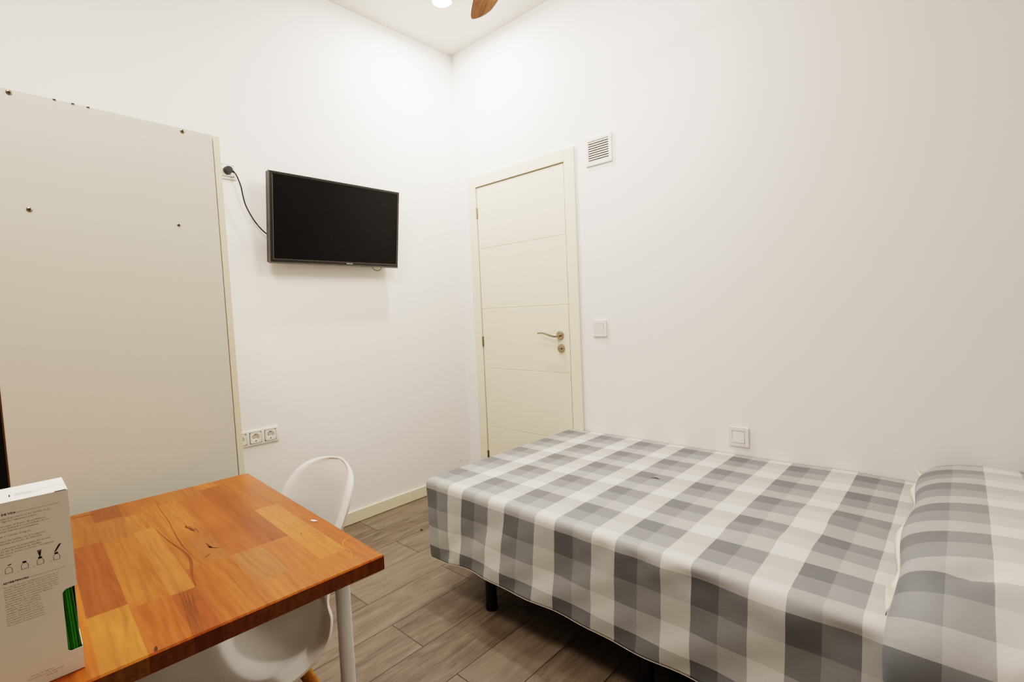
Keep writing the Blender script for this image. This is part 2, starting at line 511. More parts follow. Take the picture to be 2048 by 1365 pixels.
def light_switch(x, z, label, slim):
    t = thing('light_switch', label, 'light switch', (x, 0, z))
    b = MB()
    s = .045
    # raised frame ring
    i_ = .0275
    for lo, hi in (((-s, -.010, -s), (-i_, -.0003, s)), ((i_, -.010, -s), (s, -.0003, s)), ((-i_, -.010, i_), (i_, -.0003, s)), ((-i_, -.010, -s), (i_, -.0003, -i_))):
        b.box(lo, hi, bevel=.0018)
    b.obj('switch_frame', m_plast, t)
    b = MB().box((-i_ + .0001, -.0055, -i_ + .0001), (i_ - .0001, -.0004, i_ - .0001)); b.obj('switch_insert', m_sockline, t)
    b = MB()
    r_ = i_ - .0012
    v = [(-r_, -.0056, -r_), (r_, -.0056, -r_), (r_, -.0056, r_), (-r_, -.0056, r_)]
    tilt = (.0085, .0125) if slim else (.0125, .0085)
    f = [(-r_, -tilt[0], -r_), (r_, -tilt[0], -r_), (r_, -tilt[1], r_), (-r_, -tilt[1], r_)]
    vs = [b.bm.verts.new(p) for p in v + f]
    for q in ((3, 2, 1, 0), (4, 5, 6, 7), (0, 1, 5, 4), (1, 2, 6, 5), (2, 3, 7, 6), (3, 0, 4, 7)): b.bm.faces.new([vs[k] for k in q])
    b.obj('rocker', m_plast, t)
    return t
light_switch(1.128, 1.079, 'white square light switch beside the door handle', True)
light_switch(1.860, .569, 'white square light switch low on the wall above the bed', False)

# sockets on the left wall
def schuko(b_plate, b_well, b_dark, yc, zc):
    """one insert: plate square, round well, pin holes; faces +x"""
    b_dark.box((.0092, yc - .0285, zc - .0285), (.0100, yc + .0285, zc + .0285))
    s, seg = .0265, 32
    # square plate with a round hole
    bm = b_plate.bm
    out, inn, deep = [], [], []
    for k in range(seg):
        a = 2 * PI * (k + .5) / seg
        c, d = math.cos(a), math.sin(a); m = max(abs(c), abs(d))
        out.append(bm.verts.new((.0118, yc + s * c / m, zc + s * d / m)))
        inn.append(bm.verts.new((.0118, yc + .0195 * c, zc + .0195 * d)))
    ob = [bm.verts.new((.0095, v.co.y, v.co.z)) for v in out]
    for k in range(seg):
        j = (k + 1) % seg
        bm.faces.new((out[k], out[j], inn[j], inn[k])); bm.faces.new((ob[k], ob[j], out[j], out[k]))
    b_well.lathe([(.0195, .0118), (.0188, .0102), (0, .0102)], (1, 0, 0), (0, yc, zc), 32)
    b_dark.lathe([(0, .0106), (.0026, .0105), (.0026, .0103)], (1, 0, 0), (0, yc - .0095, zc), 10)
    b_dark.lathe([(0, .0106), (.0026, .0105), (.0026, .0103)], (1, 0, 0), (0, yc + .0095, zc), 10)
    b_dark.lathe([(0, .0106), (.0014, .0105), (.0014, .0103)], (1, 0, 0), (0, yc, zc), 8)
    b_dark.box((.0104, yc - .003, zc - .0192), (.0122, yc + .003, zc - .0135))
    b_dark.box((.0104, yc - .003, zc + .0152), (.0122, yc + .003, zc + .0192))
S3 = thing('triple_socket', 'white triple power socket low on the left wall beside the wardrobe', 'power socket', (0, -1.4475, .62))
b = MB().box((.0003, -.115, -.0395), (.0092, .115, .0395), bevel=.004, seg=3); b.obj('socket_frame', m_plast, S3, smooth_angle=50)
for k in (-1, 0, 1):
    bp_, bw_, bd_ = MB(), MB(), MB()
    schuko(bp_, bw_, bd_, k * .0715, 0)
    ins = bp_.obj('socket_insert', m_plast, S3)
    bw_.obj('socket_well', m_plast2, ins); bd_.obj('socket_contacts', m_sockline, ins)
S1 = thing('power_socket', 'white single power socket high on the wall, half behind the wardrobe edge', 'power socket', (0, -1.484, 1.932))
b = MB().box((.0003, -.0415, -.0395), (.0092, .0415, .0395), bevel=.004, seg=3); b.obj('socket_frame', m_plast, S1, smooth_angle=50)
bp_, bw_, bd_ = MB(), MB(), MB()
schuko(bp_, bw_, bd_, 0, 0)
ins = bp_.obj('socket_insert', m_plast, S1); bw_.obj('socket_well', m_plast2, ins); bd_.obj('socket_contacts', m_sockline, ins)

# ------------------------------------------------------------------ television
TVW, TVH = .755, .447
ca = math.atan2(.06, .44)
tv = thing('television', 'black flat television tilted forward on the left wall', 'television', (.075, -.9705, 1.49))
tv.rotation_euler = (0, ca, 0)          # leans forward at the top
def tvbox(lo, hi): return lo, hi
b = MB().box((-.03, -TVW / 2 + .002, .002), (.0005, TVW / 2 - .002, TVH - .002), bevel=.004); b.obj('housing', m_black, tv)
b = MB()
BZ = .0135
for lo, hi in (((-.002, -TVW / 2, 0), (.006, -TVW / 2 + .0215, TVH)), ((-.002, TVW / 2 - .0105, 0), (.006, TVW / 2, TVH)),
               ((-.002, -TVW / 2 + .0215, TVH - .0125), (.006, TVW / 2 - .0105, TVH)), ((-.002, -TVW / 2 + .0215, 0), (.006, TVW / 2 - .0105, .0225))):
    b.box(lo, hi, bevel=.0012)
bez = b.obj('bezel', m_bezel, tv)
b = MB().box((.0006, -TVW / 2 + .0216, .0226), (.0042, TVW / 2 - .0106, TVH - .0126)); b.obj('screen', m_screen, tv)
# thin bright lines where the screen film meets the bezel
b = MB()
b.box((.0045, -TVW / 2 + .0205, .020), (.0066, -TVW / 2 + .0222, TVH - .016))
b.box((.0045, TVW / 2 - .0112, .020), (.0066, TVW / 2 - .0098, TVH - .011))
b.box((.0045, -TVW / 2 + .0222, .0212), (.0066, TVW / 2 - .0112, .0228))
b.obj('screen_film_edge', m_bezel_line, tv)
b = MB()
b.box((.0050, -TVW / 2 - .0006, -.0006), (.0068, TVW / 2 + .0006, .0068)); b.box((.0050, -TVW / 2 - .0006, .0068), (.0068, -TVW / 2 + .006, TVH + .0006))
b.obj('protective_film', m_film, tv)['label'] = 'clear protective film along the bezel'
# maker's mark: an unreadable row of small pale letters
b = MB()
y = .040
rr = random.Random(3)
for k in range(7):
    wl = .0042 if k < 3 else .0036
    hh = .0062 if k < 3 else .0052
    y0 = y + k * .0055
    b.box((.0058, y0, .0118), (.0065, y0 + .0011, .0118 + hh))
    if k % 2 == 0: b.box((.0058, y0 + wl - .0011, .0118), (.0065, y0 + wl, .0118 + hh))
    b.box((.0058, y0 + .0011, .0118 + (0 if k % 3 else hh - .0012)), (.0065, y0 + wl, .0118 + (.0012 if k % 3 else hh)))
b.obj('maker_mark', plain('pale_mark', srgb(205, 205, 200), .5), tv)
b = MB()
b.box((-.055, -.12, .12), (-.0295, .12, .33), bevel=.008); b.obj('rear_cover', m_black, tv)
b = MB()
b.box((-.0975, -.06, .17), (-.054, .06, .20)); b.box((-.072, -.06, .20), (-.054, .06, .30))
b.obj('wall_bracket', m_blackmetal, tv)
# looped cable under the set
b = MB()
lp = []
for i in range(17):
    a = PI * i / 16
    lp.append((-.012, .245 + .032 * math.cos(a), .010 - .030 * math.sin(a)))
b.tube(lp, .0016, 8); b.obj('cable_loop', m_black, tv, smooth_angle=60)
# power cord from the socket to the set (room coordinates, moved into the set's own frame)
bpy.context.view_layer.update()
TVI = tv.matrix_world.inverted()
PO = Vector((.02, -1.484, 1.932))
cp = [(.014, .020, -.008), (.016, .030, -.022), (.012, .047, -.067), (.008, .056, -.119), (.006, .066, -.160), (.005, .087, -.205), (.005, .108, -.240), (.006, .137, -.275), (.010, .170, -.300), (.020, .205, -.315)]
tabs = [[(k, p[a]) for k, p in enumerate(cp)] for a in range(3)]
b = MB().tube([tuple(interp(tabs[a], i / 6) for a in range(3)) for i in range(6 * (len(cp) - 1) + 1)], .0033, 8)
for v in b.bm.verts: v.co = TVI @ (v.co + PO)
cable = b.obj('power_cord', m_black, tv, smooth_angle=60)
cable['label'] = 'thin black cord hanging from the socket to the television'
b = MB()
b.tube([(-.009, 0, 0), (.012, 0, 0), (.022, 0, -.001)], [.0185, .0185, .015], 20)
b.tube([(.012, 0, -.001), (.016, .012, -.004), (.014, .022, -.009)], [.009, .007, .0045], 12)
for v in b.bm.verts: v.co = TVI @ (v.co + PO)
b.obj('plug', m_black, cable, smooth_angle=50)

# ------------------------------------------------------------------ wardrobe
wd = thing('wardrobe', 'white two-door wardrobe with its screwed side panel facing the room', 'wardrobe', (.935, -1.83, 0), math.radians(3.9))
# local: +x is the side facing the camera, y runs from 0 (door plane) back to -D
WH, D, WW = 1.772, .503, .80
b = MB().box((-.018, -D, .06), (0, 0, WH), bevel=.0008); sp_ = b.obj('side_panel', m_ward, wd)
b = MB().box((-WW, -D, .06), (-WW + .018, 0, WH), bevel=.0008); b.obj('side_panel', m_ward, wd)
b = MB().box((-WW + .018, -D, WH - .018), (-.018, 0, WH - .0005)); b.obj('top_panel', m_ward, wd)
b = MB().box((-WW + .018, -D, .06), (-.018, 0, .078)); b.obj('bottom_panel', m_ward, wd)
b = MB().box((-WW + .018, -D, 1.50), (-.018, -.02, 1.518)); b.obj('shelf', m_ward, wd)
b = MB().box((-WW + .005, -D + .02, .001), (-.005, -.03, .06)); b.obj('plinth', m_ward, wd)
b = MB().box((-WW + .001, -D - .004, .06), (-.001, -D - .0002, WH - .002), 0)
b.box((-.001, -D - .0030, .06), (.0005, -D - .0002, WH - .002), 1)
b.obj('back_panel', [m_hard_shade, m_hardedge], wd)['label'] = 'hardboard back panel painted near-black for the shaded gap, with brown edge'
# doors: their edge band shows as the cream strip
for k in (0, 1):
    x0 = -WW / 2 * k
    b = MB().box((x0 - WW / 2 + .002, .003, .06), (x0 - .0005, .021, WH), bevel=.0012)
    dr = b.obj('door', m_warddoor, wd)
    if k == 0: dr['label'] = 'cream edge of the nearer wardrobe door'
    hx = -WW / 2 + (.04 if k == 0 else -.04)
    b = MB().tube([(hx, .021, .92), (hx, .045, .92), (hx, .045, 1.04), (hx, .021, 1.04)], .005, 10); b.obj('door_handle', m_steel, dr)
def screw(y, z, r=.0062, ring=False):
    b = MB()
    b.lathe([(0, .0016), (r * .55, .0016), (r, .0003), (r, -.0005)], (1, 0, 0), (0, y, z), 16)
    b.box((.0012, y - r * .6, z - .0009), (.0019, y + r * .6, z + .0009), 1); b.box((.0012, y - .0009, z - r * .6), (.0019, y + .0009, z + r * .6), 1)
    b.obj('screw', [m_steel, m_black], sp_)
screw(-.437, 1.763); screw(-.079, 1.763)
screw(-.422, 1.492, .006); screw(-.108, 1.489, .0048)
for y in (-.295, -.325, -.36):
    b = MB().box((.0, y, WH - .0025), (.0012, y + .006, WH - .0005)); b.obj('edge_chip', m_black, sp_)

# ------------------------------------------------------------------ table
tb = thing('table', 'beech blockboard table with white tubular legs in the lower left', 'table', (1.831, -1.874, 0), math.radians(-2.3))
# local: u runs towards -x, w towards -y
TU, TW, TZ, TT = .772, 1.05, .75, .027
O1 = (196, 113, 45)
rowsS = [
 (0, .036, [(.10, (190, 104, 40)), (.44, (188, 104, 42)), (TU, (192, 110, 48))]),
 (.036, .088, [(.08, (200, 116, 50)), (.44, (216, 137, 66)), (TU, (186, 106, 46))]),
 (.088, .142, [(.232, (198, 116, 54)), (.716, (172, 95, 42)), (TU, (196, 118, 58))]),
 (.142, .197, [(.087, (200, 122, 60)), (.231, (192, 126, 76)), (.67, (182, 103, 46)), (TU, (184, 112, 56))]),
 (.197, .238, [(.235, (192, 112, 50)), (.37, (188, 118, 66)), (.673, (200, 122, 60)), (TU, (182, 110, 54))]),
 (.238, .272, [(.235, (190, 108, 46)), (.705, (194, 117, 54)), (TU, (180, 106, 50))]),
 (.272, .308, [(.153, (168, 90, 38)), (.52, (208, 132, 66)), (.648, (200, 124, 60)), (TU, (178, 104, 48))]),
 (.308, .361, [(.16, (186, 106, 46)), (.50, (198, 120, 54)), (.66, (176, 110, 56)), (TU, (150, 88, 42))]),
 (.361, .412, [(.18, (206, 134, 62)), (.522, (164, 90, 40)), (TU, (182, 112, 54))]),
]
rr = random.Random(11)
w0 = .412
while w0 < TW - .001:
    w1 = min(TW, w0 + rr.uniform(.04, .055))
    if TW - w1 < .03: w1 = TW
    cuts, u = [], 0
    while u < TU:
        u += rr.uniform(.2, .4)
        if TU - u < .08: u = TU
        k = rr.uniform(.85, 1.1)
        cuts.append((min(u, TU), tuple(int(c * k) for c in O1)))
    rowsS.append((w0, w1, cuts)); w0 = w1
b = MB(); bm = b.bm
cl = bm.loops.layers.color.new('stave') if False else bm.loops.layers.float_color.new('stave')
def P(u, w, z): return (-u, -w, z)
def face(pts, c):
    f = bm.faces.new([bm.verts.new(p) for p in pts])
    for lp_ in f.loops: lp_[cl] = c
    return f
E_ = .0025   # eased edge
for wa, wb, cuts in rowsS:
    ua = 0
    for ub, c in cuts:
        c4 = srgb(*c)
        jj = rr.uniform(.97, 1.03); c4 = (c4[0] * jj, c4[1] * jj, c4[2] * jj, 1)
        wa_ = wa + (E_ if wa == 0 else 0); wb_ = wb - (E_ if wb == TW else 0)
        ua_ = ua + (E_ if ua == 0 else 0); ub_ = ub - (E_ if ub == TU else 0)
        face([P(ua_, wa_, TZ), P(ua_, wb_, TZ), P(ub_, wb_, TZ), P(ub_, wa_, TZ)], c4)
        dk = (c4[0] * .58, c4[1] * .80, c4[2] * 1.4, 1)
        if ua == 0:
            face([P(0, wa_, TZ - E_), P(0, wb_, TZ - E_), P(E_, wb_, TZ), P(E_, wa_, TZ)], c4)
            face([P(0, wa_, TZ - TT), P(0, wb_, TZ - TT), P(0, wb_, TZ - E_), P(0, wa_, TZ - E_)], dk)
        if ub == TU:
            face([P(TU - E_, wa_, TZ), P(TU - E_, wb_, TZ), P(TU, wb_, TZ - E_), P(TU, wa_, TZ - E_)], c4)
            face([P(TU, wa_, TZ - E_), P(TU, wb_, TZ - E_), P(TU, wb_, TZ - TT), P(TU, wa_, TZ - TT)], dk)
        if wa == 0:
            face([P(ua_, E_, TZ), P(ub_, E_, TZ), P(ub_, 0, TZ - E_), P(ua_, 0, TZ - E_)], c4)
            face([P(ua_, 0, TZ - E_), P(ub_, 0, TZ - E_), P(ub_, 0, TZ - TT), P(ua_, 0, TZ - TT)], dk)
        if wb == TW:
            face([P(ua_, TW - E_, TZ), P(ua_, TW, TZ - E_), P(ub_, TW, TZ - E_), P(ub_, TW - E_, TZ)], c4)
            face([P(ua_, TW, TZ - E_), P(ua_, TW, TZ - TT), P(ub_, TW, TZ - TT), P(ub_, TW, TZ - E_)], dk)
        ua = ub
face([P(0, 0, TZ - TT), P(TU, 0, TZ - TT), P(TU, TW, TZ - TT), P(0, TW, TZ - TT)], srgb(150, 90, 42))
# cracks and knots of the timber, lying in the surface
def crack(path, wd_, c):
    z = TZ + .00025
    for (u0, w0_, k0), (u1, w1_, k1) in zip(path, path[1:]):
        d = Vector((u1 - u0, w1_ - w0_)).normalized(); nx, ny = -d.y, d.x
        face([P(u0 + nx * wd_ * k0, w0_ + ny * wd_ * k0, z), P(u0 - nx * wd_ * k0, w0_ - ny * wd_ * k0, z),
              P(u1 - nx * wd_ * k1, w1_ - ny * wd_ * k1, z), P(u1 + nx * wd_ * k1, w1_ + ny * wd_ * k1, z)], c)
ck = srgb(150, 80, 32)
def smooth_path(p, n=6):
    tu = [(i, a[0]) for i, a in enumerate(p)]; tw = [(i, a[1]) for i, a in enumerate(p)]; tk = [(i, a[2]) for i, a in enumerate(p)]
    return [(interp(tu, i / n), interp(tw, i / n), interp(tk, i / n)) for i in range(n * (len(p) - 1) + 1)]
crack(smooth_path([(.705, .237, .3), (.62, .2405, .6), (.544, .241, .8), (.46, .246, .7), (.396, .249, .8), (.34, .2495, .7), (.297, .247, .2)]), .0013, ck)
crack(smooth_path([(.498, .270, .2), (.416, .265, .9), (.331, .255, 1.2), (.285, .253, 1.6), (.247, .258, 1.6), (.20, .267, 1.1), (.155, .271, .6)]), .0016, ck)
kn = srgb(112, 62, 28); kd = srgb(84, 44, 20)
crack(smooth_path([(.472, .2205, .2), (.458, .2225, 1), (.445, .2195, .7), (.430, .2175, 1), (.415, .2145, .1)]), .0019, kd)
crack(smooth_path([(.462, .2185, .1), (.45, .2165, 1), (.436, .214, .8), (.42, .213, .1)]), .0012, kn)
crack(smooth_path([(.44, .211, .1), (.425, .210, 1), (.40, .211, .1)]), .0008, kn)
crack(smooth_path([(.335, .2155, .1), (.318, .2135, 1), (.305, .2145, .8), (.292, .207, 1), (.284, .199, .1)]), .0014, kn)
crack(smooth_path([(.312, .212, .1), (.304, .2135, 1), (.297, .211, .1)]), .0024, kd)
crack(smooth_path([(.275, .218, .1), (.268, .226, 1), (.262, .232, .1)]), .0012, kn)
for dw, k_ in ((0, 1), (.0042, .7), (-.0048, .8), (.008, .5)):
    crack(smooth_path([(.150 + dw * 3, .286 + dw, .1), (.11, .290 + dw, 1), (.06, .295 + dw, 1.3), (.004, .300 + dw, .9)]), .0017 * k_, srgb(140, 78, 34))
crack([(.016, .350, .2), (.010, .3515, 1), (.003, .3525, .8)], .0022, kd)
crack(smooth_path([(.735, .345, .3), (.742, .37, 1), (.745, .40, .3)]), .004, srgb(150, 90, 44))
for p in ((.215, .066), (.232, .118)): crack([(p[0], p[1], .5), (p[0] + .004, p[1], 1), (p[0] + .008, p[1], .4)], .0013, kn)
# pale grain loops near the right-hand corner
lt = srgb(226, 150, 84)
crack(smooth_path([(.125, .004, .5), (.118, .02, 1), (.10, .033, 1), (.06, .036, 1), (.03, .052, .5)]), .0011, lt)
crack(smooth_path([(.20, .052, .4), (.165, .040, 1), (.14, .045, 1), (.115, .062, .4)]), .0009, lt)
b.obj('tabletop', m_beech, tb, recalc=False)
# legs
for (u, w_) in ((.108, .036), (TU - .108, .036), (.108, TW - .036), (TU - .108, TW - .036)):
    b = MB()
    b.tube([(-u, -w_, .002), (-u, -w_, .72)], .0142, 20)
    b.tube([(-u, -w_, .7145), (-u, -w_, .7225)], .03, 20)
    b.tube([(-u, -w_, .0005), (-u, -w_, .012)], .0165, 20)
    b.obj('leg', m_legwhite, tb, smooth_angle=50)

# small white fleck on the table
fx = 1.831 - .262; fyv = -1.874 + .04 * .262 - .0215
b = MB()
pl = [(math.cos(a) * .0085 * (1 + .15 * math.sin(3 * a)), math.sin(a) * .0032) for a in [2 * PI * k / 14 for k in range(14)]]
b.prism(pl, 0, .0012)
o = b.obj('paper_fleck', m_plast, loc=(fx, fyv, TZ + .0004), rotz=.35)
tag(o, 'tiny white fleck lying on the tabletop near the chair', 'fleck')

# ------------------------------------------------------------------ carton of reeds
BW, BD, BH = .0765, .078, .24
bx = thing('carton', 'white carton with printed instructions and a window of green sticks on the table', 'box', (1.776, -2.296, TZ + .0006), math.radians(-.8))
# local: front face at x=0 (towards camera), y from 0 (right edge) to -BW, z up, depth towards -x
T = .0008
b = MB()
# front face with the corner window: polygon outline in (y, z)
def arc(cy, cz, r, a0, a1, n=6): return [(cy + r * math.cos(a0 + (a1 - a0) * k / n), cz + r * math.sin(a0 + (a1 - a0) * k / n)) for k in range(n + 1)]
wz0, wz1, wl = .0285, .1125, -.0145
front = [(0, 0), (0, wz0)] + [(wl + .004, wz0)][:0] + arc(wl + .004, wz0 + .004, .004, -PI / 2, -PI)[0:] + arc(wl + .006, wz1 - .007, .006, PI, PI / 2) + [(0, wz1), (0, BH), (-BW, BH), (-BW, 0)]
MF = Matrix(((0, 0, 1, 0), (1, 0, 0, 0), (0, 1, 0, 0), (0, 0, 0, 1)))
b.prism(front, -T, 0, MF)
# right side with the rest of the window
side = [(-T, 0), (-T, wz0 + .002), (-.028, wz0 + .012), (-.030, wz1 - .010), (-T, wz1), (-T, BH), (-BD, BH), (-BD, 0)]
MS = Matrix(((1, 0, 0, 0), (0, 0, 1, 0), (0, 1, 0, 0), (0, 0, 0, 1)))
b.prism(side, -T, 0, MS)
b.box((-BD, -BW, 0), (-BD + T, -T, BH)); b.box((-BD, -BW, 0), (-T, -BW + T, BH)); b.box((-BD + T, -BW + T, 0), (-T, -T, T))
b.obj('carton_body', m_card, bx)
b = MB().box((-BD + T, -BW + T, BH - .0012), (-.0005, -T, BH)); top = b.obj('top_flap', m_card, bx)
b = MB().box((-.0022, -.0125, BH - .0001), (.0002, -.0015, BH + .0004)); b.obj('flap_slot', m_ink, top)
b = MB().box((-BD + .004, -BW + .004, .002), (-.034, -.004, BH - .004)); b.obj('inner_tray', m_inner, bx)
for k in range(9):
    y0 = -.0030 - .0026 * (k % 5) - (.0012 if k > 4 else 0)
    x0 = -.0045 - (.004 if k > 4 else 0)
    b = MB().tube([(x0, y0 + .0012, .004), (x0, y0 - .0075, .222)], .00145, 8)
    b.obj('green_reed', m_reed if k % 3 else m_reed2, bx, smooth_angle=60)
# printing: words as real letters, built from the built-in font
dg = None
def text_into(bm, s, size, a, h, bold=0, spacing=1.0, align='LEFT', matM=None):
    cu = bpy.data.curves.new('t', 'FONT'); cu.body = s; cu.size = size; cu.align_x = align; cu.space_character = spacing
    cu.offset = bold; cu.resolution_u = 1; cu.fill_mode = 'FRONT'
    o = bpy.data.objects.new('t', cu); COL.objects.link(o)
    bpy.context.view_layer.update()
    ev = o.evaluated_get(bpy.context.evaluated_depsgraph_get()); me = ev.to_mesh()
    off = len(bm.verts)
    vs = [bm.verts.new(matM @ Vector((a + v.co.x, h + v.co.y, 0))) for v in me.vertices]
    for p in me.polygons:
        try: bm.faces.new([vs[i] for i in p.vertices])
        except ValueError: pass
    ev.to_mesh_clear()
    bpy.data.objects.remove(o); bpy.data.curves.remove(cu)
# text plane on front: local text x -> +y from left edge ; y -> z ; at x=+.0002
MT = Matrix(((0, 0, 1, .00025), (1, 0, 0, -BW), (0, 1, 0, 0), (0, 0, 0, 1)))
b = MB()
text_into(b.bm, 'MODO DE USO', .0034, .0035, .2245, .00012, 1.05, matM=MT)
b.obj('printed_heading', m_ink, bx, recalc=False)
b = MB()
text_into(b.bm, 'ADVERTENCIAS', .0030, .0110, .1405, .00010, 1.05, matM=MT)
b.obj('printed_heading', m_ink, bx, recalc=False)
b = MB()
SZ = .0031
body = [(.0035, .2195, '1. Contenga el producto y las varillas de la'), (.0035, .2162, '    caja y siga los siguientes pasos:'),
        (.0035, .2104, '2. Desenrosque el frasco de perfume y'), (.0035, .2072, '    retire el obturador con cuidado de no'), (.0035, .2040, '    derramar liquido aromatizante.'),
        (.0035, .1982, '3. Vuelva a colocar el tapon.'),
        (.0035, .1922, '4. Coloque las varillas en el recipiente'), (.0035, .1890, '    contenidas en fondo de deposito.'),
        (.0035, .1830, '5. Para aumentar la intensidad del aroma'), (.0035, .1798, '    puede dar la vuelta a las varillas'), (.0035, .1766, '    tantas veces como se desee o la materia'), (.0035, .1734, '    la necesite.')]
for a, h, s in body: text_into(b.bm, s, SZ, a, h, 0, 1.02, matM=MT)
adv = ['No ingerir. En caso de ingestion no provocar el', 'vomito. Mantengase fuera del alcance de ninos.', 'Evitese el contacto con los ojos. No tocar con', 'las manos. Puede provocar reacciones alergicas.',
       'Mantengase lejos de fuentes de calor. En caso', 'de contacto lavar con abundante agua. No usar', 'en recipientes de otro material. Mantener', 'alejado de superficies pulidas.', 'No derramar sobre tejidos ni', 'plasticos. Usar en lugares bien',
       'ventilados. No vaciar en los', 'desagues. Eliminar el envase en', 'el punto de recogida. Contiene', 'perfume; sustancias nocivas para', 'los organismos acuaticos; evitar', 'su liberacion al medio ambiente.', 'No perforar ni quemar aun vacio.']
for k, s in enumerate(adv): text_into(b.bm, s, .0026, .0110, .1355 - k * .00297, 0, .98, matM=MT)
for a, h, s, al in ((.0365, .0150, 'Hecho en Espana', 'CENTER'), (.0400, .0118, 'Contenido y lote impresos', 'CENTER'), (.0450, .0086, 'Mod. 24', 'CENTER')): text_into(b.bm, s, .0029, a, h, 0, 1.05, al, matM=MT)
def strip(b, a0, h0, a1, h1, wd_):
    d = Vector((a1 - a0, h1 - h0)).normalized() * wd_ / 2; n = Vector((-d.y, d.x))
    b.bm.faces.new([b.bm.verts.new(MT @ Vector((p.x, p.y, 0))) for p in (Vector((a0, h0)) - n, Vector((a1, h1)) - n, Vector((a1, h1)) + n, Vector((a0, h0)) + n)])
strip(b, BW - .049, .2252, BW - .009, .2252, .00035); strip(b, BW - .046, .1408, BW - .009, .1408, .00035)
b.obj('printed_text', m_inkgrey, bx, recalc=False)
# four little bottle drawings
b = MB()
def outline(b, pts, wd_=.0004, close=True):
    n = len(pts)
    for i in range(n if close else n - 1): strip(b, *pts[i], *pts[(i + 1) % n], wd_)
bz = .1530
for k, ac in enumerate((BW - .0595, BW - .0455, BW - .0315, BW - .0165)):
    h0 = bz
    outline(b, [(ac - .003, h0), (ac + .003, h0), (ac + .003, h0 + .005), (ac + .0013, h0 + .0075), (ac - .0013, h0 + .0075), (ac - .003, h0 + .005)])
    if k:
        strip(b, ac - .0017, h0 + .0086, ac + .0017, h0 + .0086, .0022)
    else:
        strip(b, ac - .0002, h0 + .0095, ac + .0026, h0 + .0108, .0011)
    if k == 2:
        for d in (-2, -1, 0, 1, 2): strip(b, ac, h0 + .0095, ac + d * .0009, h0 + .0185, .0005)
    if k == 3:
        for d in (-1, 0, 1): strip(b, ac - .001 + d * .0005, h0 + .0105, ac + .0045 + d * .0008, h0 + .0195, .0006)
    text_into(b.bm, str(k + 1), .002, ac - .0062, h0 - .0015, 0, 1, matM=MT)
b.obj('printed_drawings', m_ink, bx, recalc=False)
MTT = Matrix(((0, -1, 0, -.030), (1, 0, 0, -BW), (0, 0, 1, BH + .0003), (0, 0, 0, 1)))
b = MB()
text_into(b.bm, 'Difusor de aroma en varillas', .0042, .029, .004, 0, 1, matM=MTT); text_into(b.bm, 'Te verde', .0042, .029, -.001, .00008, 1, matM=MTT)
text_into(b.bm, 'Uso interior', .0042, .029, -.006, .00008, 1, matM=MTT)
b.quad([MTT @ Vector(p) for p in ((.0235, -.006, 0), (.0248, -.006, 0), (.0248, .006, 0), (.0235, .006, 0))])
b.obj('printed_title', m_ink, top, recalc=False)

# ------------------------------------------------------------------ chair
ch = thing('shell_chair', 'white plastic shell chair on wooden legs pushed under the table', 'chair', (1.412, -2.012, 0), math.radians(0))
# profile: forward distance f (towards -y), height, half width, side lift normal to the surface
profP = [  # s, f, z, half width, edge lift forward, edge lift up
 (0.00, .232, .418, .150, .0, .010), (.05, .222, .440, .195, .0, .012), (.15, .165, .450, .222, .0, .022), (.27, .08, .440, .240, .0, .040),
 (.39, -.02, .433, .258, .0, .060), (.49, -.105, .440, .255, .016, .085), (.57, -.165, .470, .244, .055, .095), (.65, -.200, .530, .222, .086, .065),
 (.73, -.222, .605, .190, .084, .024), (.80, -.238, .672, .172, .070, .008), (.86, -.251, .730, .165, .058, .0), (.93, -.266, .789, .160, .040, .0), (1.0, -.282, .826, .150, .020, .0)]
tabs = [[(p[0], p[i]) for p in profP] for i in range(1, 6)]
NS, NC = 84, 44
def roll(c):
    """how far the shell has risen at |c|: the last part rolls outward"""
    return c ** 2.2 if c < .80 else .8 ** 2.2 + 1.1 * (c - .8) - 4.2 * (c - .8) ** 2
bm = bmesh.new()
grid = []
for i in range(NS + 1):
    s = i / NS
    if s > .85: s = .85 + .15 * math.sin((s - .85) / .15 * PI / 2)
    f, z, hw, lf, lz = (interp(t_, s) for t_ in tabs)
    if s > .84:
        t_ = min(1, (s - .84) / .16); hw = .167 * (max(0, 1 - t_ ** 2.1)) ** (1 / 2.1); k_ = (max(0, 1 - t_ ** 2)) ** .5
        lf *= .10 + .90 * k_
    if s < .10:
        t_ = (.10 - s) / .10; hw = .212 * (max(0, 1 - t_ ** 3) ** (1 / 3) * .45 + .55)
    row = []
    for j in range(NC + 1):
        c = -1 + 2 * j / NC
        cc = math.sin(c * PI / 2 * .92) / math.sin(PI / 2 * .92)
        q = roll(abs(cc)) / roll(.92)
        row.append(bm.verts.new((cc * hw, -(f + lf * q), z + lz * q)))
    grid.append(row)
for i in range(NS):
    for j in range(NC):
        fc = bm.faces.new((grid[i][j], grid[i][j + 1], grid[i + 1][j + 1], grid[i + 1][j])); fc.smooth = True
me = bpy.data.meshes.new('shell'); bm.to_mesh(me); bm.free(); me.materials.append(m_chair)
sh = bpy.data.objects.new('shell', me); COL.objects.link(sh); sh.parent = ch
md = sh.modifiers.new('thick', 'SOLIDIFY'); md.thickness = .007; md.offset = 0
md = sh.modifiers.new('bev', 'BEVEL'); md.width = .002; md.segments = 2; md.limit_method = 'ANGLE'; md.angle_limit = math.radians(50)
for sx in (-1, 1):
    for sy in (-1, 1):
        b = MB().tube([(sx * .10, sy * .09 + .01, .405), (sx * .17, sy * .155 + .01, .22), (sx * .235, sy * .215 + .01, .001)], [.014, .0155, .010], 16)
        b.obj('leg', m_legwood, ch, smooth_angle=60)
b = MB()
b.box((-.11, -.10, .405), (.11, .12, .413))
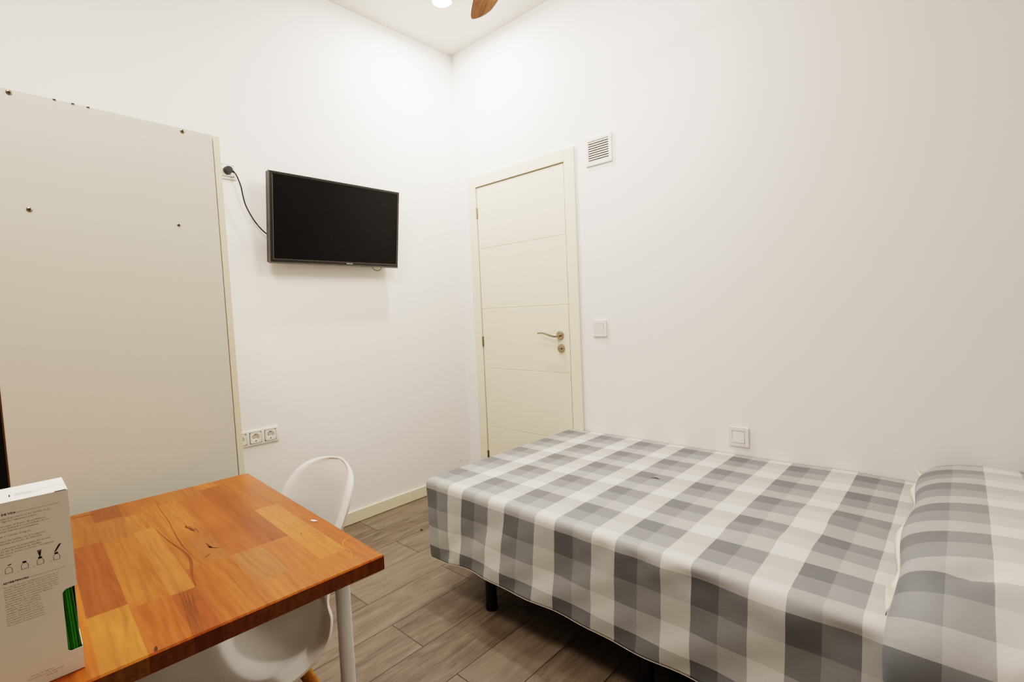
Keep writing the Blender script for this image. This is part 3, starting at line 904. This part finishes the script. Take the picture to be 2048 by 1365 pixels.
for a_, c_ in (((-.155, -.13, .24), (.155, .15, .24)), ((.155, -.13, .24), (-.155, .15, .24))): b.tube([a_, c_], .004, 8)
for a_, c_ in (((-.10, -.08, .405), (.165, -.14, .235)), ((.10, -.08, .405), (-.165, -.14, .235)), ((-.10, .10, .405), (.165, .16, .235)), ((.10, .10, .405), (-.165, .16, .235))): b.tube([a_, c_], .004, 8)
b.obj('brace_frame', m_blackmetal, ch)

# ------------------------------------------------------------------ bed
BX0, BX1, BYF, BZT = .912, 2.93, -1.058, .484
bed = thing('bed', 'low single bed on black legs along the right wall', 'bed', ((BX0 + BX1) / 2, -.54, 0))
def bpart(b, name, m, sa=None):
    for v in b.bm.verts: v.co -= Vector(((BX0 + BX1) / 2, -.54, 0))
    return b.obj(name, m, bed, smooth_angle=sa)
b = MB().box((.93, -1.062, .29), (BX1, -.02, .474), bevel=.03, seg=4); bpart(b, 'mattress', m_cotton, 50)
b = MB().box((.97, -1.06, .215), (BX1 - .02, -.03, .289), bevel=.006); bpart(b, 'bed_base', m_blackmetal)
for lx in (1.227, 1.91, 2.75):
    for ly in (-1.03, -.12):
        b = MB().tube([(lx, ly, .001), (lx, ly, .214)], .0225, 24); b.tube([(lx, ly, .0005), (lx, ly, .02)], .0245, 24)
        bpart(b, 'leg', m_blackmetal, 50)

# bedspread: a sheet mapped over the mattress; UVs are cloth lengths in metres
RF = .023
ARC = RF * PI / 2
LYF, LXF = ARC + .272, ARC + .275       # hang at the front and at the foot
def fold(t):
    """distance past the edge -> (out, down)"""
    if t <= 0: return 0, 0
    if t < ARC:
        a = t / RF; return RF * math.sin(a), RF * (1 - math.cos(a))
    return RF, RF + (t - ARC)
def ztop(x, y):
    z = BZT + .0025 * math.sin(2.1 * x + 1) * math.sin(3 * y)
    # soft ridges in front of the pillow
    d = abs((y + .50) - (-.32) * (x - 2.30) ) 
    z += .013 * math.exp(-((x - 2.33) / .13) ** 2) * math.exp(-((y + .55) / .07) ** 2)
    z += .010 * math.exp(-((x - 2.18 + .25 * (y + .8)) / .16) ** 2) * math.exp(-((y + .80) / .05) ** 2)
    z -= .006 * math.exp(-((x - 2.40) / .12) ** 2) * math.exp(-((y + .67) / .05) ** 2)
    z += .004 * math.sin(9 * x + 4 * y) * math.sin(5 * y + 2) * smoothstep(1.6, 2.3, x)
    return z
def edge_y(x): return BYF - .004 * math.sin(3.1 * x) - .006 * smoothstep(1.0, 1.6, x)
def wob(x, dn):
    k = dn / .3
    return k * (.010 * math.sin(5.3 * x + .8) + .006 * math.sin(13 * x + 2) + .003 * math.sin(29 * x + 5 * dn * 10)) \
        + (.0005 + .006 * smoothstep(1.5, 2.2, x)) * math.exp(-((dn - .04) / .03) ** 2) * math.sin(34 * x + 3 * math.sin(7 * x)) * smoothstep(.0, .02, dn) \
        + .0035 * math.sin(16 * (x + 1.2 * dn) + 1.5) * math.sin(PI * min(1, k))
bm = bmesh.new(); uvl = bm.loops.layers.uv.new('UVMap')
def patch(us, vs, fn, uvfn):
    g = [[bm.verts.new(fn(u, v)) for v in vs] for u in us]
    for i in range(len(us) - 1):
        for j in range(len(vs) - 1):
            f = bm.faces.new((g[i][j], g[i][j + 1], g[i + 1][j + 1], g[i + 1][j])); f.smooth = True
            for lp_, (a, c) in zip(f.loops, ((i, j), (i, j + 1), (i + 1, j + 1), (i + 1, j))): lp_[uvl].uv = uvfn(us[a], vs[c])
    return g
def lin(a, c, n): return [a + (c - a) * i / n for i in range(n + 1)]
NX, NY, ND = 160, 84, 44
USX = lin(BX0, BX1, NX); VSY = lin(.003, -BYF, NY)
def topz(x, v, t): return ztop(x, -v)
def f_top(x, v): 
    k = v / (-BYF)
    return Vector((x, -v + (edge_y(x) - BYF) * k, ztop(x, -v)))
patch(USX, VSY, f_top, lambda u, v: (u, v))
TS = [LYF * (i / ND) for i in range(ND + 1)]
def f_front(x, t):
    o, d = fold(t)
    dn = max(0, d - RF * .4)
    hem = 1 - .06 * smoothstep(1.3, 2.0, x) * 0
    y = edge_y(x) - o - dn * .12 - wob(x, dn)
    pull = .05 * smoothstep(0, .3, dn) * (1 - smoothstep(BX0, BX0 + .25, x))
    return Vector((x + pull, y, ztop(x, BYF) - d * (1.075 - .075 * smoothstep(BX0 + .05, BX0 + .35, x) + .055 * smoothstep(1.35, 1.9, x))))
gf = patch(USX, TS, f_front, lambda u, t: (u, -BYF + t))
TX = [LXF * (i / ND) for i in range(ND + 1)]
def f_foot(v, t):
    o, d = fold(t); dn = max(0, d - RF * .4)
    k = v / (-BYF)
    y = -v + (edge_y(BX0) - BYF) * k
    x = BX0 - o + dn * .16 * smoothstep(.6, 1.0, k) + dn * .05 + .006 * math.sin(9 * v) * dn / .3
    y -= (dn * .12 + wob(BX0, dn)) * smoothstep(.85, 1, k)
    return Vector((x, y, ztop(BX0, -v) - d))
gt = patch(VSY, TX, f_foot, lambda v, t: (BX0 - t, v))
# rounded corner between the two hanging sides
TH = lin(0, PI / 2, 10)
def f_cor(th, t):
    a = f_front(BX0, t); c = f_foot(-BYF, t * LXF / LYF)
    o, d = fold(t)
    ctr = Vector((a.x, c.y, 0))
    p = ctr + Vector(((c.x - a.x) * math.sin(th), (a.y - c.y) * math.cos(th), 0))
    p.z = a.z + (c.z - a.z) * th / (PI / 2) + 0 * d
    return p
patch(TH, TS, f_cor, lambda th, t: (BX0 - th * RF * (.3 + t), -BYF + t))
bmesh.ops.remove_doubles(bm, verts=bm.verts, dist=.0004)
bmesh.ops.recalc_face_normals(bm, faces=bm.faces)
me = bpy.data.meshes.new('bedspread'); bm.to_mesh(me); bm.free(); me.materials.append(m_check)
sheet = bpy.data.objects.new('bedspread', me); COL.objects.link(sheet)
tag(sheet, 'grey and white checked cotton bedspread draped over the bed', 'bedspread')
md = sheet.modifiers.new('t', 'SOLIDIFY'); md.thickness = .0016; md.offset = -1
hp = [f_front(x, LYF) + Vector((0, -.0012, 0)) for x in USX]
cp = [f_cor(th, LYF) for th in TH]
b = MB()
path = [f_foot(v, LXF) for v in VSY] + [c for c in cp[::-1][1:-1]] + hp
# hem: a narrow turned band
for a, c in zip(path, path[1:]):
    pass
b.tube(path, .0013, 8, mi=0)
b.obj('hem', m_hem, sheet, smooth_angle=60)['label'] = 'paler stitched hem'

# dark thread on the spread
b = MB()
tp = []
THX0, THX1, THY0, THY1 = 1.684, 1.720, -.533, -.520
for i in range(13):
    k = i / 12
    x = THX0 + (THX1 - THX0) * k; y = THY0 + (THY1 - THY0) * k + .006 * math.sin(k * 4)
    tp.append((x, y, ztop(x, y) + .0022))
b.tube(tp, [.0005 + .0011 * math.sin(PI * i / 12) for i in range(13)], 6)
o = b.obj('loose_thread', m_black, smooth_angle=60)
tag(o, 'short dark loose thread lying on the checked bedspread', 'thread')

# ------------------------------------------------------------------ pillow
SEC = [  # path s, y, zc, half height, half width, tilt
 (0.00, -.020, .530, .022, .170, 0), (.03, -.035, .534, .044, .190, 0), (.10, -.10, .545, .058, .200, 0), (.25, -.25, .554, .067, .205, 0),
 (.60, -.60, .563, .077, .207, 0), (.90, -.895, .562, .077, .207, 0), (1.04, -1.02, .554, .070, .207, .12), (1.11, -1.065, .538, .060, .207, .38),
 (1.18, -1.11, .512, .052, .208, .72), (1.246, -1.145, .476, .045, .208, 1.02), (1.31, -1.172, .424, .032, .207, 1.28), (1.37, -1.186, .365, .016, .206, 1.45), (1.40, -1.188, .338, .004, .205, 1.5)]
tabs = [[(p[0], p[i]) for p in SEC] for i in range(1, 6)]
PXC = 2.724
bm = bmesh.new(); uvl = bm.loops.layers.uv.new('UVMap')
NSP, NR = 110, 56
rings, us_, vs_ = [], [], []
for i in range(NSP + 1):
    s = 1.40 * i / NSP
    y, zc, h, w_, tl = (interp(t_, s) for t_ in tabs)
    ring, ul = [], []
    acc, prev = 0, None
    for j in range(NR + 1):
        a = PI - 2 * PI * j / NR          # from the left edge over the top
        c, d = math.cos(a), math.sin(a)
        n = 2.35
        lx = w_ * math.copysign(abs(c) ** (2 / n), c); lz = h * math.copysign(abs(d) ** (2 / n), d)
        if d < 0: lz *= .92 - .37 * smoothstep(.98, 1.12, s)
        wr = .002 * math.sin(7 * s + 9 * lx) * math.sin(11 * lx + 3) + .0018 * math.sin(23 * s + 14 * lx)
        wr += .010 * math.exp(-((s - .98) / .06) ** 2) * math.sin(11 * (lx + .05)) * (1 if d > 0 else 0)
        if d > 0:
            wr -= .020 * math.exp(-((lx + .075 - .25 * (s - 1.02)) / .05) ** 2 - ((s - 1.03 + .5 * (lx + .075)) / .028) ** 2)
            wr -= .022 * math.exp(-((s - 1.26 + .75 * (lx - .02)) / .030) ** 2) * smoothstep(-.06, .04, lx)
            wr += .010 * math.exp(-((s - 1.20 + .75 * (lx - .02)) / .030) ** 2) * smoothstep(-.06, .04, lx)
        wr += .004 * smoothstep(.95, 1.1, s) * math.sin(26 * lx + 10 * s)
        lz2 = lz + (wr if d > 0 else 0) * min(1, h / .04)
        lxx = lx + .006 * math.sin(13 * s + 1) * smoothstep(.80, 1, -c)
        p = Vector((PXC + lxx, y - math.sin(tl) * lz2, zc + math.cos(tl) * lz2))
        if prev is not None: acc += (Vector((lx, lz)) - prev).length
        prev = Vector((lx, lz))
        ring.append(bm.verts.new(p)); ul.append(acc)
    rings.append(ring); us_.append(ul); vs_.append(s)
mid_ = NSP // 2
U602 = min(((abs(rings[mid_][j].co.x - 2.602), us_[mid_][j]) for j in range(NR // 2)))[1]   # dark stripe ends here
for i in range(NSP):
    for j in range(NR):
        f = bm.faces.new((rings[i][j], rings[i][j + 1], rings[i + 1][j + 1], rings[i + 1][j])); f.smooth = True
        for lp_, (a, c) in zip(f.loops, ((i, j), (i, j + 1), (i + 1, j + 1), (i + 1, j))):
            lp_[uvl].uv = (max(.006, us_[a][c] - us_[a][NR // 4] + us_[mid_][NR // 4] - U602 + .315 * .236), vs_[a])
for ring in (rings[0], rings[-1]):
    f = bm.faces.new(ring[:-1])
    for lp_ in f.loops: lp_[uvl].uv = (.25, 0.0)
bmesh.ops.remove_doubles(bm, verts=bm.verts, dist=.0003)
bmesh.ops.recalc_face_normals(bm, faces=bm.faces)
me = bpy.data.meshes.new('pillow'); bm.to_mesh(me); bm.free(); me.materials.append(m_pillow)
pil = bpy.data.objects.new('pillow', me); COL.objects.link(pil)
tag(pil, 'long grey and white checked pillow at the head of the bed', 'pillow')
# open end of the case: a wavy pale flange along the left edge
bm = bmesh.new()
N = 120; g = []
for i in range(N + 1):
    s = .012 + 1.14 * i / N
    y, zc, h, w_, tl = (interp(t_, s) for t_ in tabs)
    base = Vector((PXC - w_ + .004 + .006 * math.sin(13 * s + 1), y, zc - .012))
    wv = .5 + .5 * math.sin(21 * s + 2.2 * math.sin(5 * s))
    big = 1.0 + 1.2 * math.exp(-((s - .07) / .035) ** 2) - .8 * math.exp(-((s - .01) / .02) ** 2) + .3 * math.exp(-((s - 1.12) / .03) ** 2)
    L = (.007 + .011 * wv) * big
    z2 = max(BZT + .009 + .004 * wv, zc - .030 + .016 * wv * big)
    if s > 1.06: z2 = zc - .01 + .02 * wv
    mid = base + Vector((-L * .55, 0, .006 + .010 * (1 - wv)))
    tip = Vector((base.x - L, y - .012 * math.cos(21 * s), z2 + .008 * big * math.exp(-((s - .05) / .06) ** 2)))
    g.append([bm.verts.new(p) for p in (base + Vector((.004, 0, .010)), base + Vector((-L * .15, 0, .012)), mid, tip)])
for a, c in zip(g, g[1:]):
    for k in range(3):
        f = bm.faces.new((a[k], a[k + 1], c[k + 1], c[k])); f.smooth = True
me = bpy.data.meshes.new('case_flange'); bm.to_mesh(me); bm.free(); me.materials.append(m_cotton)
fl = bpy.data.objects.new('case_flange', me); COL.objects.link(fl); fl.parent = pil
fl['label'] = 'pale wavy open end of the pillowcase'
md = fl.modifiers.new('t', 'SOLIDIFY'); md.thickness = .0018; md.offset = 0

# crumb on the floor
b = MB()
bmesh.ops.create_icosphere(b.bm, subdivisions=2, radius=.006)
rr = random.Random(5)
for v in b.bm.verts: v.co = Vector((v.co.x * 1.3, v.co.y, v.co.z * .6)) * (1 + rr.uniform(-.2, .2))
o = b.obj('floor_crumb', plain('brown_crumb', srgb(92, 66, 46), .9), loc=(.405, -.76, .0035))
tag(o, 'small brown crumb on the floor near the left skirting board', 'crumb')

# ------------------------------------------------------------------ ceiling fittings
# round downlight near the corner
LX, LY = .437, -.441
dl = thing('ceiling_downlight', 'small round glowing ceiling light near the corner', 'ceiling light', (LX, LY, HC))
b = MB().lathe([(.062, -.0003), (.062, -.006), (.056, -.010), (.050, -.010), (.050, -.0003)], (0, 0, 1), (0, 0, 0), 40); b.obj('rim', m_plast, dl)
b = MB().lathe([(.0495, -.009), (.042, -.016), (.025, -.021), (0, -.0225)], (0, 0, 1), (0, 0, 0), 40); b.obj('diffuser', m_lamp, dl)

# ceiling fan; only the tip of one blade reaches into the picture
FXC, FYC, FZ = 1.32, -.865, 2.62
fan = thing('ceiling_fan', 'ceiling fan with brown wooden blades hanging from the ceiling', 'ceiling fan', (FXC, FYC, HC))
b = MB().lathe([(0, -.0003), (.065, -.0003), (.06, -.05), (.02, -.06), (0, -.06)], (0, 0, 1), (0, 0, 0)); b.obj('canopy', m_plast, fan, smooth_angle=40)
b = MB().tube([(0, 0, -.055), (0, 0, FZ - HC + .06)], .012, 16); b.obj('downrod', m_plast, fan, smooth_angle=50)
b = MB().lathe([(0, .07), (.06, .065), (.10, .03), (.10, -.03), (.07, -.05), (0, -.05)], (0, 0, 1), (0, 0, FZ - HC)); b.obj('motor_housing', m_plast, fan, smooth_angle=40)
tipv = Vector((.882 - FXC, -.612 - FYC))
BL = tipv.length; a0 = math.atan2(tipv.y, tipv.x)
for k in range(3):
    b = MB()
    q_ = lambda f_: .10 + (BL - .10) * f_
    outl_up = [(.10, .034), (q_(.2), .050), (q_(.5), .054), (q_(.72), .050), (q_(.85), .044), (q_(.94), .037), (q_(.99), .030), (BL, .026)]
    outl_dn = [(.10, -.034), (q_(.2), -.046), (q_(.5), -.052), (q_(.72), -.042), (q_(.85), -.024), (q_(.94), -.002), (q_(.99), .016), (BL, .023)]
    bm = b.bm; prev = None
    n = len(outl_up)
    rows_ = []
    for i in range(41):
        q = .10 + (BL - .10) * i / 40
        yu = interp(outl_up, q); yd = interp(outl_dn, q)
        rr_ = []
        for j in range(9):
            yy = yd + (yu - yd) * j / 8
            zz = FZ - HC - .015 + .16 * yy - .25 * yy * yy
            rr_.append((q, yy, zz))
        rows_.append(rr_)
    for zo, flip in ((0, False), (.003, True)):
        g = [[bm.verts.new((p[0], p[1], p[2] + zo)) for p in r_] for r_ in rows_]
        for r1, r2 in zip(g, g[1:]):
            for j in range(8):
                f = bm.faces.new((r1[j], r1[j + 1], r2[j + 1], r2[j])); f.smooth = True
        if zo == 0: g0 = g
    for r1, r2, s1, s2 in zip(g0, g0[1:], g, g[1:]):
        bm.faces.new((r1[0], r2[0], s2[0], s1[0])); bm.faces.new((r1[-1], r2[-1], s2[-1], s1[-1]))
    for e in (0, -1):
        for j in range(8): bm.faces.new((g0[e][j], g0[e][j + 1], g[e][j + 1], g[e][j]))
    b.obj('blade', m_blade, fan, rotz=a0 + k * 2 * PI / 3)
b = MB().lathe([(.085, -.05), (.11, -.07), (.10, -.10), (.06, -.12), (0, -.127)], (0, 0, 1), (0, 0, FZ - HC)); b.obj('lamp_bowl', emit('fan_lamp_glass', (1, .92, .8, 1), 3), fan)

# ------------------------------------------------------------------ lights
def area(name, loc, size, power, col, rot=(0, 0, 0), shape='DISK'):
    l = bpy.data.lights.new(name, 'AREA'); l.shape = shape; l.size = size; l.energy = power; l.color = col
    o = bpy.data.objects.new(name, l); COL.objects.link(o); o.location = loc; o.rotation_euler = rot
    return o
def point(name, loc, r, power, col):
    l = bpy.data.lights.new(name, 'POINT'); l.shadow_soft_size = r; l.energy = power; l.color = col
    o = bpy.data.objects.new(name, l); COL.objects.link(o); o.location = loc
    return o
area('downlight_lamp', (LX, LY, HC - .03), .10, 12, WARM)
point('fan_lamp', (FXC, FYC, FZ - .25), .16, 15, WARM)
area('rear_overhead_fill', (1.5, -2.35, HC - .02), .7, 20, WARM)  # unseen overhead fill light added above the table

w = bpy.data.worlds.new('world'); SC.world = w; w.use_nodes = True
w.node_tree.nodes['Background'].inputs[0].default_value = (.02, .02, .02, 1)
SC.view_settings.view_transform = 'Filmic'
SC.view_settings.look = 'High Contrast'
SC.view_settings.exposure = 1.0
